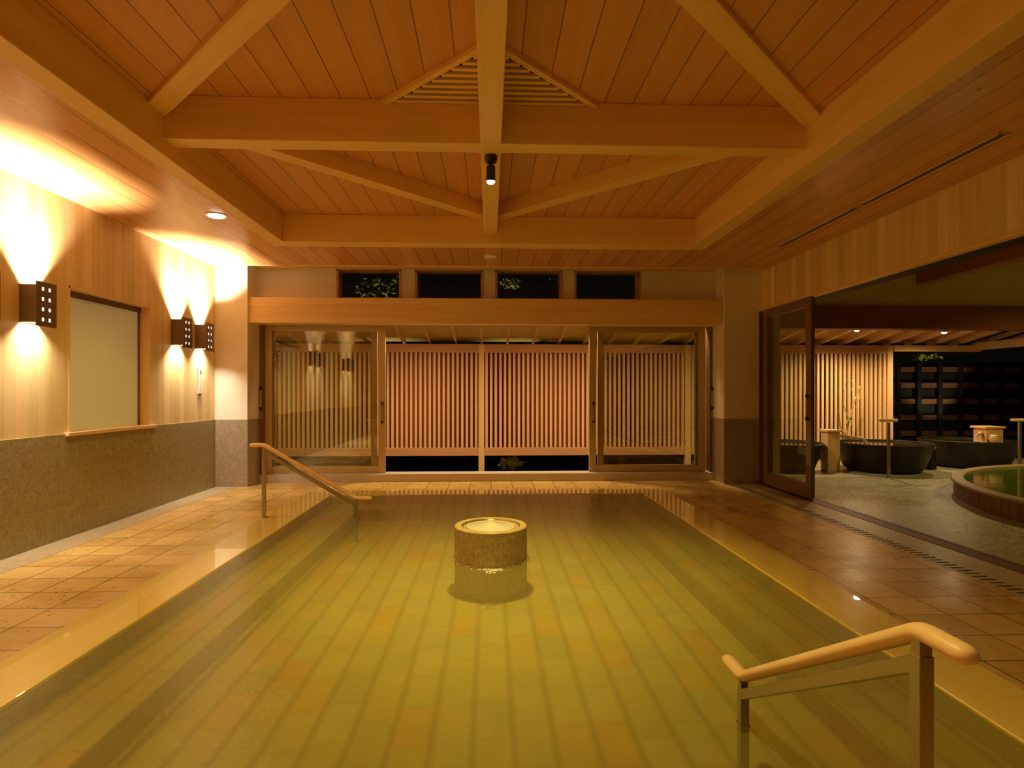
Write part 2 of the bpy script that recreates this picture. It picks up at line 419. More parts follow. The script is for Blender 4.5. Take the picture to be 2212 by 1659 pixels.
# left wall: boards above, granite below, with two window recesses (the nearer one beside the camera)
WY0, WY1, WZ1 = 5.55, 6.86, 2.30
wins = [(WY0, WY1), (WY0-2.87, WY1-2.87)]
def wall_left():
    m = MB(); ys = [YN]
    for a, b in sorted(wins): ys += [a, b]
    ys.append(YP+0.4)
    for i in range(0, len(ys), 2): m.box(XL-0.16, XL, ys[i], ys[i+1], ZW, ZC+0.3)
    for a, b in wins: m.box(XL-0.16, XL, a, b, WZ1, ZC+0.3)
    return m
wl = struct('wall_left', wall_left(), W_WALL)
m = MB(); m.box(XL-0.16, XL+0.012, YN, YP+0.4, -0.1, ZW)
m.build('granite_wainscot', GRANITE, wl)
for k, (a, b) in enumerate([wins[0]]):
    wn_ = empty('window_%d' % (k+1), (XL, (a+b)/2, ZW), 'recessed patterned glass window in the board wall between the sconce pairs', None, None, 'structure')
    MB().box(XL-0.128, XL-0.12, a, b, ZW, WZ1).build('glass_pane', FROST, wn_)
    fm = MB(); fm.box(XL-0.12, XL+0.002, a, a+0.018, ZW, WZ1); fm.box(XL-0.12, XL+0.002, b-0.018, b, ZW, WZ1); fm.box(XL-0.12, XL+0.002, a, b, WZ1-0.018, WZ1)
    fm.build('window_frame', wood('window_frame_wood', (0.9, 0.66, 0.36), (0.82, 0.55, 0.28), 2, rough=0.4), wn_)
    MB().box(XL-0.118, XL-0.10, a+0.018, b-0.018, WZ1-0.075, WZ1-0.018).build('blind_box', DARK, wn_)
    MB().box(XL-0.119, XL-0.112, b-0.05, b-0.018, ZW, WZ1-0.07).build('side_trim', FRAME_D, wn_)
    MB().box(XL-0.12, XL+0.045, a-0.06, b+0.06, ZW-0.02, ZW+0.012).build('window_sill', wood('sill_wood', (0.80, 0.55, 0.30), (0.62, 0.38, 0.18), 1, rough=0.35), wn_, 0.003)
a, b = wins[1]
wn_ = empty('window_2', (XL, (a+b)/2, ZW), 'second recessed glass window beside the camera', None, None, 'structure')
MB().box(XL-0.128, XL-0.12, a, b, ZW, WZ1).build('glass_pane', FROST, wn_)

# pillars
def pillar(name, x0, x1, label):
    o = struct(name, MB().box(x0, x1, YP, 9.1, ZW, 3.3), PLASTER, label=label)
    MB().box(x0-0.004 if x0 > 0 else x0, x1+0.004 if x0 < 0 else x1, YP-0.008, 9.1, -0.1, ZW).build('granite_base', GRANITE_P, o)
    return o
pillar('wall_corner_left', XL, -3.40, 'plaster corner pillar with granite base at the left end of the back wall')
pillar('wall_corner_right', 3.39, XR, 'plaster corner pillar with granite base at the right end of the back wall')

# back wall above the header with four transom windows
tw = [(-2.25, -1.30), (-1.105, -0.10), (0.08, 1.08), (1.255, 2.25)]
ZT0, ZT1 = 2.66, 3.135
m = MB(); xs = [-3.40]
for a, b in tw: xs += [a, b]
xs.append(3.39)
for i in range(0, len(xs), 2): m.box(xs[i], xs[i+1], 8.75, 9.0, ZT0, ZT1)
m.box(-3.40, 3.39, 8.75, 9.0, 2.34, ZT0)
m.box(-3.40, 3.39, 8.75, 9.0, ZT1, 3.3)
struct('wall_back', m, PLASTER)
struct('trim_4', MB().box(-3.40, 3.39, 8.715, 8.75, 3.135, 3.185), W_BEAM_X, label='thin wooden trim along the top of the back wall')
for k, (a, b) in enumerate(tw):
    e_ = empty('window_%d' % (k+3), ((a+b)/2, 8.87, ZT0), ('first', 'second', 'third', 'fourth')[k] + ' transom window from the left above the header beam', None, None, 'structure')
    fm = MB(); t_ = 0.035
    fm.box(a, a+t_, 8.74, 8.96, ZT0, ZT1); fm.box(b-t_, b, 8.74, 8.96, ZT0, ZT1); fm.box(a, b, 8.74, 8.96, ZT1-0.02, ZT1); fm.box(a, b, 8.74, 8.96, ZT0, ZT0+0.015)
    fm.build('window_frame', wood('transom_frame_wood_%d' % k, (0.55, 0.32, 0.15), (0.42, 0.23, 0.10), 2, rough=0.45), e_)
    MB().box(a+t_, b-t_, 8.93, 8.938, ZT0, ZT1-0.02).build('glass_pane', GLASS_W, e_)

# header beam
tag(MB().box(-3.415, 3.375, 8.47, 8.76, 2.31, 2.67).build('header_beam', W_HEAD, None, 0.004), 'long pale wooden header beam over the rear sliding doors, below the transom windows', 'beam')

# right wall above the big opening
wr = struct('wall_right', MB().box(XR, XR+0.05, YN, 8.44, 2.53, ZC+0.3), W_WALL)
MB().box(XR-0.012, XR+0.06, YN, 8.44, 2.495, 2.53).build('bottom_trim', W_BEAM_Y, wr, 0.003)
MB().box(XR+0.05, XR+0.27, YN, 8.44, 2.50, ZC+0.3).build('lintel_core', DARKGROOVE, wr)
struct('wall_behind', MB().box(XL, XR+0.3, YN-0.15, YN, -0.1, ZC+0.3), W_BEAM_Z)

# soffit ceiling with the coffer opening
BX0, BX1, BY0, BY1 = -2.515, 2.565, 1.86, 7.02
m = MB()
m.box(XL-0.1, BX0+0.01, YN, 8.30, ZC, ZC+0.05); m.box(BX1-0.01, XR+0.05, YN, 8.30, ZC, ZC+0.05)
m.box(BX0, BX1, YN, BY0+0.01, ZC, ZC+0.05); m.box(BX0, BX1, BY1-0.01, 8.30, ZC, ZC+0.05)
struct('ceiling', m, W_CEIL)
m = MB(); m.box(BX0-0.3, BX1+0.3, BY0-0.3, BY1+0.3, ZIN, ZIN+0.05)
struct('ceiling_raised', m, W_CEIL_IN)
m = MB()
m.box(BX0-0.32, BX0-0.28, BY0-0.3, BY1+0.3, ZC+0.03, ZIN); m.box(BX1+0.28, BX1+0.32, BY0-0.3, BY1+0.3, ZC+0.03, ZIN)
m.box(BX0-0.3, BX1+0.3, BY0-0.32, BY0-0.28, ZC+0.03, ZIN); m.box(BX0-0.3, BX1+0.3, BY1+0.28, BY1+0.32, ZC+0.03, ZIN)
struct('trim_5', m, W_CEIL_IN, label='board upstand behind the coffer beams')
m = MB(); m.box(XL, XR, 8.25, 8.30, ZC-0.006, ZC+0.02)
struct('trim_6', m, W_BEAM_X, label='edge strip where the board ceiling stops before the back wall')
m = MB(); m.box(XL, XR, 8.2, 9.1, 3.30, 3.36)
struct('ceiling_recess', m, PLASTER)

# coffer beams
ZB, ZBT = 1.72+H, 2.033+H
W_CORNER = wood('corner_ceiling_boards', CL, CD, 1, board=0.21, across=0, line=0.004, vary=0.07, rough=0.5, off=0.20, lined=0.2)
for nm, P3 in (('near left', [(-2.6, 4.50), (-2.6, 1.8), (-0.03, 1.8), (-0.03, 1.98)]), ('near right', [(2.65, 4.50), (2.65, 1.8), (0.04, 1.8), (0.04, 1.98)]),
               ('far left', [(-2.6, 4.24), (-2.6, 7.1), (-0.0, 7.1), (-0.0, 6.83)]), ('far right', [(2.65, 4.24), (2.65, 7.1), (0.02, 7.1), (0.02, 6.83)])):
    struct('ceiling_corner', MB().hexa([(x, y, z) for z in (ZBT, ZBT+0.02) for x, y in P3]), W_CORNER, label=nm + ' lower board panel of the coffer')
def beam(mb, mat, label, grp=None, bev=0.006):
    return tag(mb.build('ceiling_beam', mat, None, bev), label, 'beam', grp)
beam(MB().box(-2.515, -2.353, BY0, BY1, ZB, ZBT), W_BEAM_Y, 'long coffer edge beam on the left, above the sconce side of the pool')
beam(MB().box(2.382, 2.565, BY0, BY1, ZB, ZBT), W_BEAM_Y, 'long coffer edge beam on the right, beside the black ceiling slot')
beam(MB().box(-2.353, 2.382, 6.79, 7.02, ZB, ZBT), W_BEAM_X, 'far coffer edge beam, nearest to the transom windows')
beam(MB().box(-2.353, 2.382, BY0, 2.06, ZB, ZBT), W_BEAM_X, 'near coffer edge beam overhead')
beam(MB().box(-2.36, 2.39, 4.355, 4.52, 1.837+H, ZIN), W_BEAM_X, 'deep cross beam spanning the coffer from side to side at its middle')
beam(MB().box(-0.070, 0.086, 2.06, 6.80, 1.84+H, ZIN-0.01), W_BEAM_Y, 'centre beam running away down the middle of the coffer, spotlight under it')
def diag(p, q, lab):
    m = MB(); z0, z1 = 2.0+H, ZIN
    p = Vector((p[0], p[1], 0)); q = Vector((q[0], q[1], 0)); d = (q-p).normalized(); s = Vector((-d.y, d.x, 0))*0.075
    m.hexa([(a.x, a.y, z) for z in (z0, z1) for a in (p-s, p+s, q+s, q-s)])
    c = (p+q)/2
    t = W_DIAG[0] if d.x*d.y > 0 else W_DIAG[1]
    beam(m, t, lab, None, 0.004)
W_DIAG = [W_BEAM_Z, W_BEAM_Z]
def diag_wood(name, sgn):
    t = NT(name); P, xyz = t.pos()
    along = t.math('MULTIPLY', t.math('ADD', xyz[0], t.math('MULTIPLY', xyz[1], sgn)), 0.7071)
    across = t.math('MULTIPLY', t.math('SUBTRACT', xyz[0], t.math('MULTIPLY', xyz[1], sgn)), 0.7071)
    v = t.comb(t.math('MULTIPLY', along, 0.045), across, xyz[2])
    f = t.math('ADD', t.math('MULTIPLY', t.noise(v, 9, 5, 0.6, 0.6), 0.75), t.math('MULTIPLY', t.noise(v, 60, 3), 0.25))
    return t.done(t.ramp(f, [(0.3, BD), (0.62, BL)]), 0.45, 0.4)
W_DIAG = [diag_wood('beam_wood_diag_a', 1.0), diag_wood('beam_wood_diag_b', -1.0)]
diag((-2.40, 4.31), (-0.05, 2.0), 'diagonal brace beam in the near left quarter of the coffer')
diag((2.42, 4.31), (0.06, 2.0), 'diagonal brace beam in the near right quarter of the coffer')
diag((-2.32, 4.50), (-0.03, 6.82), 'diagonal brace beam in the far left quarter of the coffer')
diag((2.35, 4.50), (0.05, 6.82), 'diagonal brace beam in the far right quarter of the coffer')

# diamond louvre around the beam crossing
cx, cy, R = 0.008, 4.44, 0.885
lv = empty('ceiling_louvre', (cx, cy, ZIN-0.03), 'diamond shaped wooden louvre vent around the beam crossing', 'vent')
fm = MB()
pts = [(cx-R, cy), (cx, cy-R), (cx+R, cy), (cx, cy+R)]
for i in range(4):
    a = Vector((*pts[i], 0)); b = Vector((*pts[(i+1) % 4], 0)); mid = Vector((cx, cy, 0))
    a2 = mid+(a-mid)*0.93; b2 = mid+(b-mid)*0.93
    fm.hexa([(p.x, p.y, z) for z in (ZIN-0.035, ZIN-0.001) for p in (a, b, b2, a2)])
fm.build('louvre_frame', W_BEAM_X, lv)
MB().hexa([(x, y, z) for z in (ZIN-0.004, ZIN-0.002) for (x, y) in [(cx+(p[0]-cx)*0.93, cy+(p[1]-cy)*0.93) for p in pts]]).build('louvre_backing', DARKGROOVE, lv)
sm = MB(); y = cy-R+0.10
while y < cy+R-0.08:
    hw = (R*0.93-abs(y+0.022-cy))-0.02
    if hw > 0.03 and not (4.34 < y < 4.52):
        sm.box(cx-hw, cx-0.08, y, y+0.036, ZIN-0.030, ZIN-0.010); sm.box(cx+0.08, cx+hw, y, y+0.036, ZIN-0.030, ZIN-0.010)
    y += 0.073
sm.build('slat_panel', W_BEAM_X, lv)

# ================================================================== CEILING FITTINGS
# slot diffusers
def slot(y0, y1, lab):
    e = empty('slot_diffuser', (3.50, (y0+y1)/2, ZC), lab, 'air vent', 'black slots in the right ceiling strip')
    MB().box(3.462, 3.472, y0, y1, ZC-0.006, ZC).box(3.528, 3.538, y0, y1, ZC-0.006, ZC).box(3.462, 3.538, y0, y0+0.01, ZC-0.006, ZC).box(3.462, 3.538, y1-0.01, y1, ZC-0.006, ZC).build('slot_frame', W_BEAM_Y, e)
    MB().box(3.472, 3.487, y0+0.01, y1-0.01, ZC-0.004, ZC-0.0005).build('slot_blade', W_REDY, e)
    MB().box(3.487, 3.528, y0+0.01, y1-0.01, ZC-0.003, ZC-0.0005).build('slot_gap', BLACK, e)
slot(3.88, 5.43, 'longer and nearer of the black slots in the right ceiling strip')
slot(5.50, 6.98, 'shorter looking slot in the right ceiling strip, nearest the back wall')
e = empty('ceiling_detector', (0.01, 7.62, ZC), 'small round pale detector on the ceiling before the transom windows', 'detector')
MB().lathe([(0.085, ZC), (0.085, ZC-0.018), (0.070, ZC-0.030), (0.045, ZC-0.034)], 0.01, 7.62, 32).build('base', WHITE, e, smooth=True)
MB().lathe([(0.040, ZC-0.033), (0.036, ZC-0.046), (0.02, ZC-0.05)], 0.01, 7.62, 24).build('sensor_cap', CERAMIC, e, smooth=True)

def light(kind, name, loc, power, col=WARM, size=0.1, rot=(0,0,0), parent=None, spot=None, blend=0.5, spread=None, sizey=None):
    ld = bpy.data.lights.new(name, kind); ld.energy = power; ld.color = col
    if kind == 'AREA':
        ld.size = size
        if sizey: ld.shape = 'RECTANGLE'; ld.size_y = sizey
        if spread: ld.spread = math.radians(spread)
    else: ld.shadow_soft_size = size
    if kind == 'SPOT': ld.spot_size = math.radians(spot); ld.spot_blend = blend
    o = bpy.data.objects.new(name, ld); o.location = loc; o.rotation_euler = rot; link(o, parent); return o

def downlight(x, y, z, lab, power, spot=110, r=0.085):
    e = empty('recessed_downlight', (x, y, z), lab, 'ceiling light')
    MB().lathe([(r+0.012, z-0.0005), (r+0.012, z-0.008), (r, z-0.008), (r, z-0.0005)], x, y, 32, False, False).build('trim_ring', WHITE, e, smooth=True)
    MB().lathe([(r, z-0.008), (r*0.8, z-0.018), (r*0.4, z-0.024)], x, y, 32).build('lens', E_DOWN, e)
    light('SPOT', 'downlight_lamp', (x, y, z-0.03), power, size=0.06, parent=e, spot=spot, blend=0.8)
    return e
downlight(-2.72, 5.98, ZC, 'glowing round downlight in the left ceiling strip', P_DOWN)
downlight(-2.9, 1.6, ZC, 'added fill downlight in the left ceiling strip beside the camera, out of view', P_DOWN)  # unseen lamp added as general fill beside the camera
downlight(0.0, 0.6, ZC, 'added fill downlight in the ceiling above the near end of the pool, out of view', P_DOWN*0.4)  # second added fill lamp, out of view overhead

# spotlights under the centre beam
def beam_spot(sx, sy, lab, power, ang):
    sz = 1.84+H
    e = empty('spotlight', (sx, sy, sz), lab, 'spotlight')
    MB().lathe([(0.048, sz), (0.050, sz-0.03), (0.040, sz-0.055), (0.018, sz-0.062)], sx, sy, 28).build('canopy', BLACK, e, smooth=True)
    MB().lathe([(0.013, sz-0.06), (0.013, sz-0.09)], sx, sy, 16).build('neck', BLACK, e, smooth=True)
    MB().lathe([(0.016, sz-0.072), (0.034, sz-0.084), (0.036, sz-0.200), (0.030, sz-0.200), (0.028, sz-0.19)], sx, sy, 28, True, False).build('lamp_housing', BLACK, e, smooth=True)
    MB().lathe([(0.032, sz-0.186), (0.034, sz-0.200), (0.026, sz-0.214), (0.010, sz-0.220)], sx, sy, 24).build('bulb', E_BULB, e, smooth=True)
    light('SPOT', 'spot_lamp', (sx, sy, sz-0.235), power, size=0.07, parent=e, spot=ang, blend=0.9, col=(1.0, 0.82, 0.24))
beam_spot(0.008, 4.58, 'small black cylinder spotlight hanging under the centre beam above the fountain', P_SPOT*1.2, 84)
beam_spot(0.008, 2.30, 'black cylinder spotlight under the near end of the centre beam, above the photo', P_SPOT*0.42, 150)

# ================================================================== SCONCES
SW = 0.225; SP = 0.137; SZ0, SZ1 = 1.90, 2.21; FZ0, FZ1 = 1.869, 2.239
def sconce(y0, lab):
    e = empty('wall_sconce', (XL, y0+SW/2, 2.05), lab, 'wall lamp', 'dark box sconces on the left board wall')
    y1 = y0+SW; x0, x1 = XL, XL+SP
    b = MB(); t = 0.006
    b.box(x0, x1, y0+0.01, y0+0.01+t, SZ0, SZ1); b.box(x0, x1, y1-0.01-t, y1-0.01, SZ0, SZ1)
    b.box(x0, x0+t, y0+0.01, y1-0.01, SZ0, SZ1)
    b.build('shade_box', DARK, e)
    # perforated front plate: 2 x 4 square holes
    f = MB(); hw = 0.030
    cyl = [y0+0.075, y0+0.15]
    zs = [FZ0+0.058+0.0847*k for k in range(4)]
    ye = [y0] + sum([[c-hw/2, c+hw/2] for c in cyl], []) + [y1]
    for i in range(0, len(ye), 2): f.box(x1, x1+0.008, ye[i], ye[i+1], FZ0, FZ1)
    for c in cyl:
        ze = [FZ0] + sum([[z-hw/2, z+hw/2] for z in zs], []) + [FZ1]
        for i in range(0, len(ze), 2): f.box(x1, x1+0.008, c-hw/2, c+hw/2, ze[i], ze[i+1])
    f.build('perforated_front_plate', DARK, e)
    MB().box(x1-0.006, x1-0.001, y0+0.02, y1-0.02, SZ0-0.015, SZ1+0.01).build('diffuser', E_HOLE, e)
    MB().lathe([(0.022, 2.00), (0.024, 2.03), (0.024, 2.08), (0.022, 2.11)], x0+0.07, (y0+y1)/2, 16).build('bulb', E_BULB, e, smooth=True)
    light('AREA', 'sconce_uplight', (x0+0.068, (y0+y1)/2, SZ1-0.03), P_SCONCE_UP, size=0.11, sizey=0.18, rot=(math.pi, 0, 0), parent=e, spread=92, col=PALE)
    light('AREA', 'sconce_downlight', (x0+0.068, (y0+y1)/2, SZ0+0.03), P_SCONCE_DN, size=0.11, sizey=0.18, rot=(0, 0, 0), parent=e, spread=120, col=PALE)
    return e
s0 = sconce(4.97, 'dark perforated box sconce just left of the window recess')
copy_tree(s0, (0, -0.58, 0), 'dark box sconce cut by the left edge of the photo')
copy_tree(s0, (0, 2.31, 0), 'left one of the two adjacent sconces right of the window recess')
copy_tree(s0, (0, 2.89, 0), 'rightmost box sconce, above the pale thermometer plate')
copy_tree(s0, (0, -2.87, 0), 'box sconce on the left wall beside the camera, outside the photo')
copy_tree(s0, (0, -3.45, 0), 'box sconce on the left wall nearest the entrance, outside the photo')

e = empty('wall_thermometer', (XL, 7.97, 1.30), 'pale vertical thermometer plate on the board wall under the rightmost sconce', 'thermometer')
MB().box(XL, XL+0.018, 7.93, 8.03, 1.305, 1.645).build('plate', WHITE, e, 0.004)
MB().box(XL+0.018, XL+0.021, 7.965, 7.995, 1.57, 1.62).build('dial', DARK, e)
MB().box(XL+0.018, XL+0.021, 7.972, 7.984, 1.34, 1.54).build('scale_tube', CERAMIC, e)
MB().lathe([(0.012, 1.285), (0.012, 1.305)], XL+0.012, 7.98, 12).build('bulb_tip', DARK, e)

# ================================================================== POOL
pl = empty('bathing_pool', (0, 4.4, 0), 'large rectangular sunken bathing pool with pale wooden kerb and stone bottom', 'pool')
z1, z0 = 0.040, 0.018
for bb, mt in (((QX0, PX0, QY0, QY1), W_KERB), ((PX1, QX1, QY0, QY1), W_KERB), ((PX0, PX1, QY0, PY0), W_KERBX), ((PX0, PX1, PY1, QY1), W_KERBX)):
    MB().box(*bb, z0, z1).build('kerb', mt, pl, 0.006)
ZP, ZS, SB = -0.21, -0.075, 0.42
bm_ = MB(); bm_.box(PX0-0.05, PX1+0.05, PY0-0.05, PY1+0.05, ZP-0.1, ZP)
bm_.build('pool_bottom', POOLST, pl)
for bb in ((PX0-0.1, PX0, PY0-0.1, PY1+0.1), (PX1, PX1+0.1, PY0-0.1, PY1+0.1), (PX0, PX1, PY0-0.1, PY0), (PX0, PX1, PY1, PY1+0.1)):
    MB().box(*bb, ZP-0.05, z0).build('pool_wall', POOLST, pl)
for bb in ((PX0, PX0+SB, PY0, PY1), (PX1-SB, PX1, PY0, PY1), (PX0+SB, PX1-SB, PY1-0.36, PY1), (PX0+SB, PX1-SB, PY0, PY0+0.3)):
    MB().box(*bb, ZP-0.02, ZS).build('underwater_step', POOLST, pl, 0.01)
ZWAT = 0.034
# water grid
m = MB(); nx, ny = 2, 2
m.quad((PX0-0.001, PY0-0.001, ZWAT), (PX1+0.001, PY0-0.001, ZWAT), (PX1+0.001, PY1+0.001, ZWAT), (PX0-0.001, PY1+0.001, ZWAT))
o = m.build('pool_water', WATER, recalc=False); tag(o, 'rippled yellow green hot spring water filling the rectangular pool', 'water')

# fountain
FX, FY, FR = 0.008, 4.60, 0.281
ft = empty('stone_fountain', (FX, FY, ZP), 'round stone spring fountain standing in the middle of the pool', 'fountain')
ZF = ZWAT+0.258
MB().lathe([(FR, ZP-0.005), (FR, ZF-0.008), (FR-0.008, ZF), (FR-0.050, ZF), (FR-0.055, ZF-0.012), (FR-0.085, ZF-0.014), (FR-0.088, ZF-0.05), (0.03, ZF-0.06)], FX, FY, 72).build('stone_drum', FOUNT, ft, smooth=True)
MB().lathe([(FR-0.089, ZF-0.012), (0.14, ZF-0.005), (0.07, ZF+0.004), (0.03, ZF+0.016), (0.006, ZF+0.020)], FX, FY, 48, False, True).build('welling_water', WATER_C, ft, smooth=True)
MB().lathe([(FR-0.055, ZF-0.012), (FR-0.052, ZF-0.006), (FR-0.062, ZF-0.004), (FR-0.066, ZF-0.012)], FX, FY, 48, False, False).build('drain_ring', STEEL, ft, smooth=True)
m = MB()
for k in range(520):
    if random.random() < 0.72:
        t = random.uniform(0, 2*math.pi); r = FR+abs(random.gauss(0, 0.010)); x = FX+r*math.cos(t); y = FY+r*math.sin(t)
    else:
        y = FY-FR-abs(random.gauss(0, 0.05)); x = FX+random.gauss(0, 0.04)*(1.6-min(1.2, (FY-FR-y)*9))
    q = random.uniform(0.0025, 0.006); b0 = len(m.v)
    for ii in range(5):
        a = 2*math.pi*ii/5; m.v.append((x+q*math.cos(a), y+q*math.sin(a), ZWAT+0.0003))
    m.v.append((x, y, ZWAT+q*0.5))
    for ii in range(5): m.f.append((b0+ii, b0+(ii+1) % 5, b0+5))
tag(m.build('water_foam', FOAM), 'white froth where the overflow meets the pool around the fountain', 'foam', None, 'stuff')

# ================================================================== HANDRAILS
def curve_pts(P, r=0.05, n=6):
    P = [Vector(p) for p in P]; out = [P[0]]
    for i in range(1, len(P)-1):
        a = P[i]+(P[i-1]-P[i]).normalized()*r; b = P[i]+(P[i+1]-P[i]).normalized()*r
        for k in range(n+1):
            t = k/n; out.append(a*(1-t)**2+P[i]*2*t*(1-t)+b*t*t)
    out.append(P[-1]); return out
def handrail(loc, rotz, lab, hi=0.785, lo=0.235):
    """local: descends along +x; high post at x=0, low post at x=0.93"""
    e = empty('handrail', (0, 0, 0), lab, 'handrail')
    P = curve_pts([(-0.115, 0, hi), (-0.0, 0, hi), (0.93, 0, lo), (1.065, 0, lo)], 0.028)
    # rounded ends
    d0 = (P[0]-P[1]).normalized(); d1 = (P[-1]-P[-2]).normalized()
    pts = [P[0]+d0*0.030, P[0]+d0*0.026, P[0]+d0*0.016] + P + [P[-1]+d1*0.016, P[-1]+d1*0.026, P[-1]+d1*0.030]
    sc = [0.25, 0.6, 0.88] + [1]*len(P) + [0.88, 0.6, 0.25]
    MB().sweep(pts, [0.027*k for k in sc], [0.021*k for k in sc], 18).build('grip_rail', W_RAIL, e, smooth=True)
    s = 0.034
    top0, top1 = hi-0.055, lo-0.045
    MB().box(-s/2, s/2, -s/2, s/2, 0.035, top0+0.002).build('post', STEEL, e, 0.002)
    MB().box(0.93-s/2, 0.93+s/2, -s/2, s/2, ZP, top1-0.008).build('post', STEEL, e, 0.002)
    MB().bar((0.002, 0, top0-0.018), (0.928, 0, top1-0.022), s-0.003, 0.036).build('sloping_bar', STEEL, e, 0.002)
    for bx_, za, zb in ((0.0, top0-0.01, hi-0.016), (0.93, top1-0.01, lo-0.016)):
        MB().box(bx_-0.014, bx_+0.014, -0.014, 0.014, za, zb).build('bracket', STEEL, e)
    for bx_, za in ((0.0, 0.034), (0.93, 0.05)):
        MB().box(bx_-s/2-0.002, bx_+s/2+0.002, -s/2-0.002, s/2+0.002, za, za+0.01).build('collar', STEEL, e)
    e.location = loc; e.rotation_euler = (0, 0, rotz)
    for ch in e.children: ch.matrix_parent_inverse = Matrix.Identity(4)
    return e
handrail((-2.305, 6.12, 0), 0, 'far handrail with wooden grip stepping into the pool before the glass door')
handrail((0.965, 1.285, 0), math.radians(90), 'near handrail with wooden grip and steel posts at lower right')

# ================================================================== REAR SLIDING DOORS
struct('trim_7', MB().box(-3.42, 3.40, 8.80, 9.08, -0.1, 0.115), SILL, 0.004, label='raised stone sill under the rear sliding doors')
m = MB()
m.box(-3.40, -3.345, 8.86, 9.04, 0.11, 2.34); m.box(3.345, 3.40, 8.86, 9.04, 0.11, 2.34)
m.box(-3.40, 3.40, 8.86, 9.04, 2.335, 2.36)
struct('trim_8', m, FRAME_D, label='dark metal jambs around the rear opening')
def sliding_door(name, x0, x1, y, z0, z1, lab, handle_x=None, st=0.105, mat=FRAME):
    e = empty(name, ((x0+x1)/2, y, z0), lab, None, None, 'structure')
    m = MB(); t = 0.035
    m.box(x0, x0+st, y, y+t, z0, z1); m.box(x1-st, x1, y, y+t, z0, z1)
    m.box(x0+st, x1-st, y, y+t, z0, z0+0.10); m.box(x0+st, x1-st, y, y+t, z1-0.09, z1)
    m.build('door_frame', mat, e, 0.002)
    MB().box(x0+st, x1-st, y+0.013, y+0.021, z0+0.10, z1-0.09).build('glass_pane', GLASS, e)
    if handle_x is not None:
        h = MB(); h.box(handle_x-0.013, handle_x+0.013, y-0.030, y-0.018, 0.88, 1.16)
        ho = h.build('door_handle', STEEL, e, 0.003)
        for zz in (1.14, 0.86): MB().box(handle_x-0.015, handle_x+0.015, y-0.032, y, zz, zz+0.04).build('handle_mount', BLACK, ho)
    return e
sliding_door('door_1', -3.345, -1.565, 8.92, 0.115, 2.33, 'left rear glass sliding door in its pale bronze frame', -1.61)
sliding_door('door_2', -3.30, -1.70, 8.975, 0.115, 2.33, 'second glass panel parked behind the left rear door', None, 0.09)
sliding_door('door_3', 1.51, 3.30, 8.92, 0.115, 2.33, 'right rear glass sliding door, its frame in shade', 1.575)
sliding_door('door_4', 1.65, 3.25, 8.975, 0.115, 2.33, 'second glass panel parked behind the right rear door', None, 0.09)
def pull(x, lab):
    e = empty('jamb_pull_handle', (x, 8.84, 1.1), lab, 'handle')
    MB().box(x-0.018, x+0.018, 8.822, 8.838, 1.10, 1.38).build('grip', STEEL, e, 0.004)
    for zz in (1.36, 1.07): MB().box(x-0.02, x+0.02, 8.822, 8.862, zz, zz+0.04).build('mount', BLACK, e)
    MB().box(x-0.012, x+0.012, 8.846, 8.86, 0.94, 1.04).build('lock_plate', STEEL, e)
pull(-3.372, 'small metal pull on the left jamb of the rear opening')
pull(3.372, 'small metal pull on the right jamb of the rear opening')

# ================================================================== RIGHT SLIDING DOORS
def side_door(name, x, y0, y1, lab, st=0.12, handle=None):
    z0, z1 = 0.02, 2.50
    e = empty(name, (x, (y0+y1)/2, z0), lab, None, None, 'structure'); m = MB(); t = 0.035
    m.box(x, x+t, y0, y0+st, z0, z1); m.box(x, x+t, y1-st, y1, z0, z1)
    m.box(x, x+t, y0+st, y1-st, z0, z0+0.17); m.box(x, x+t, y0+st, y1-st, z1-0.11, z1)
    m.build('door_frame', FRAME_D, e, 0.002)
    MB().box(x+0.013, x+0.021, y0+st, y1-st, z0+0.17, z1-0.11).build('glass_pane', GLASS_S, e)
    if handle:
        h = MB().box(x-0.03, x-0.018, handle-0.012, handle+0.012, 1.0, 1.28).build('door_handle', STEEL, e, 0.003)
        for zz in (1.26, 0.98): MB().box(x-0.032, x, handle-0.014, handle+0.014, zz, zz+0.04).build('handle_mount', BLACK, h)
    return e
side_door('door_5', 3.915, 7.06, 8.32, 'tall glass sliding door parked at the far end of the right opening', handle=7.12)
side_door('door_6', 3.975, 7.14, 8.40, 'second tall glass panel parked behind the first in the right opening')
struct('trim_9', MB().box(3.90, 4.10, 8.40, 8.72, 0, 2.5), FRAME_D, label='dark jamb at the far end of the right opening')

# ================================================================== OUTSIDE: GROUNDS
struct('terrace', MB().box(4.06, 16, YN, 11.55, -0.12, 0).box(3.95, 4.06, 8.44, 11.55, -0.12, 0), PEBBLE, label='washed pebble terrace floor of the covered bathing yard')
struct('garden_bed', MB().box(-9, 3.95, 9.08, 20, -0.6, -0.35).box(3.95, 18, 11.55, 20, -0.6, -0.1), SOIL, label='dark planted ground beyond the lattice')
m = MB(); m.box(XR, 16, 8.98, 9.12, 2.67, 3.75)
struct('wall_yard', m, PLASTER_OLIVE, label='olive plaster wall over the dark red beam')
m = MB(); m.box(3.95, 4.36, 8.72, 9.12, -0.1, 3.75)
struct('wall_yard_return', m, PLASTER_OLIVE)
struct('ceiling_yard', MB().box(4.2, 16, YN, 9.2, 3.65, 3.75), PLASTER_OLIVE)
tag(MB().box(4.22, 15.5, 8.90, 9.16, 2.31, 2.67).build('yard_header_beam', W_RED, None, 0.005), 'wide dark red beam over the covered yard, seen through the right opening', 'beam')
tag(MB().box(6.66, 6.86, 1.0, 8.98, 3.02, 3.32).build('yard_cross_beam', W_REDY, None, 0.005), 'reddish beam running forward under the yard ceiling at upper right', 'beam')

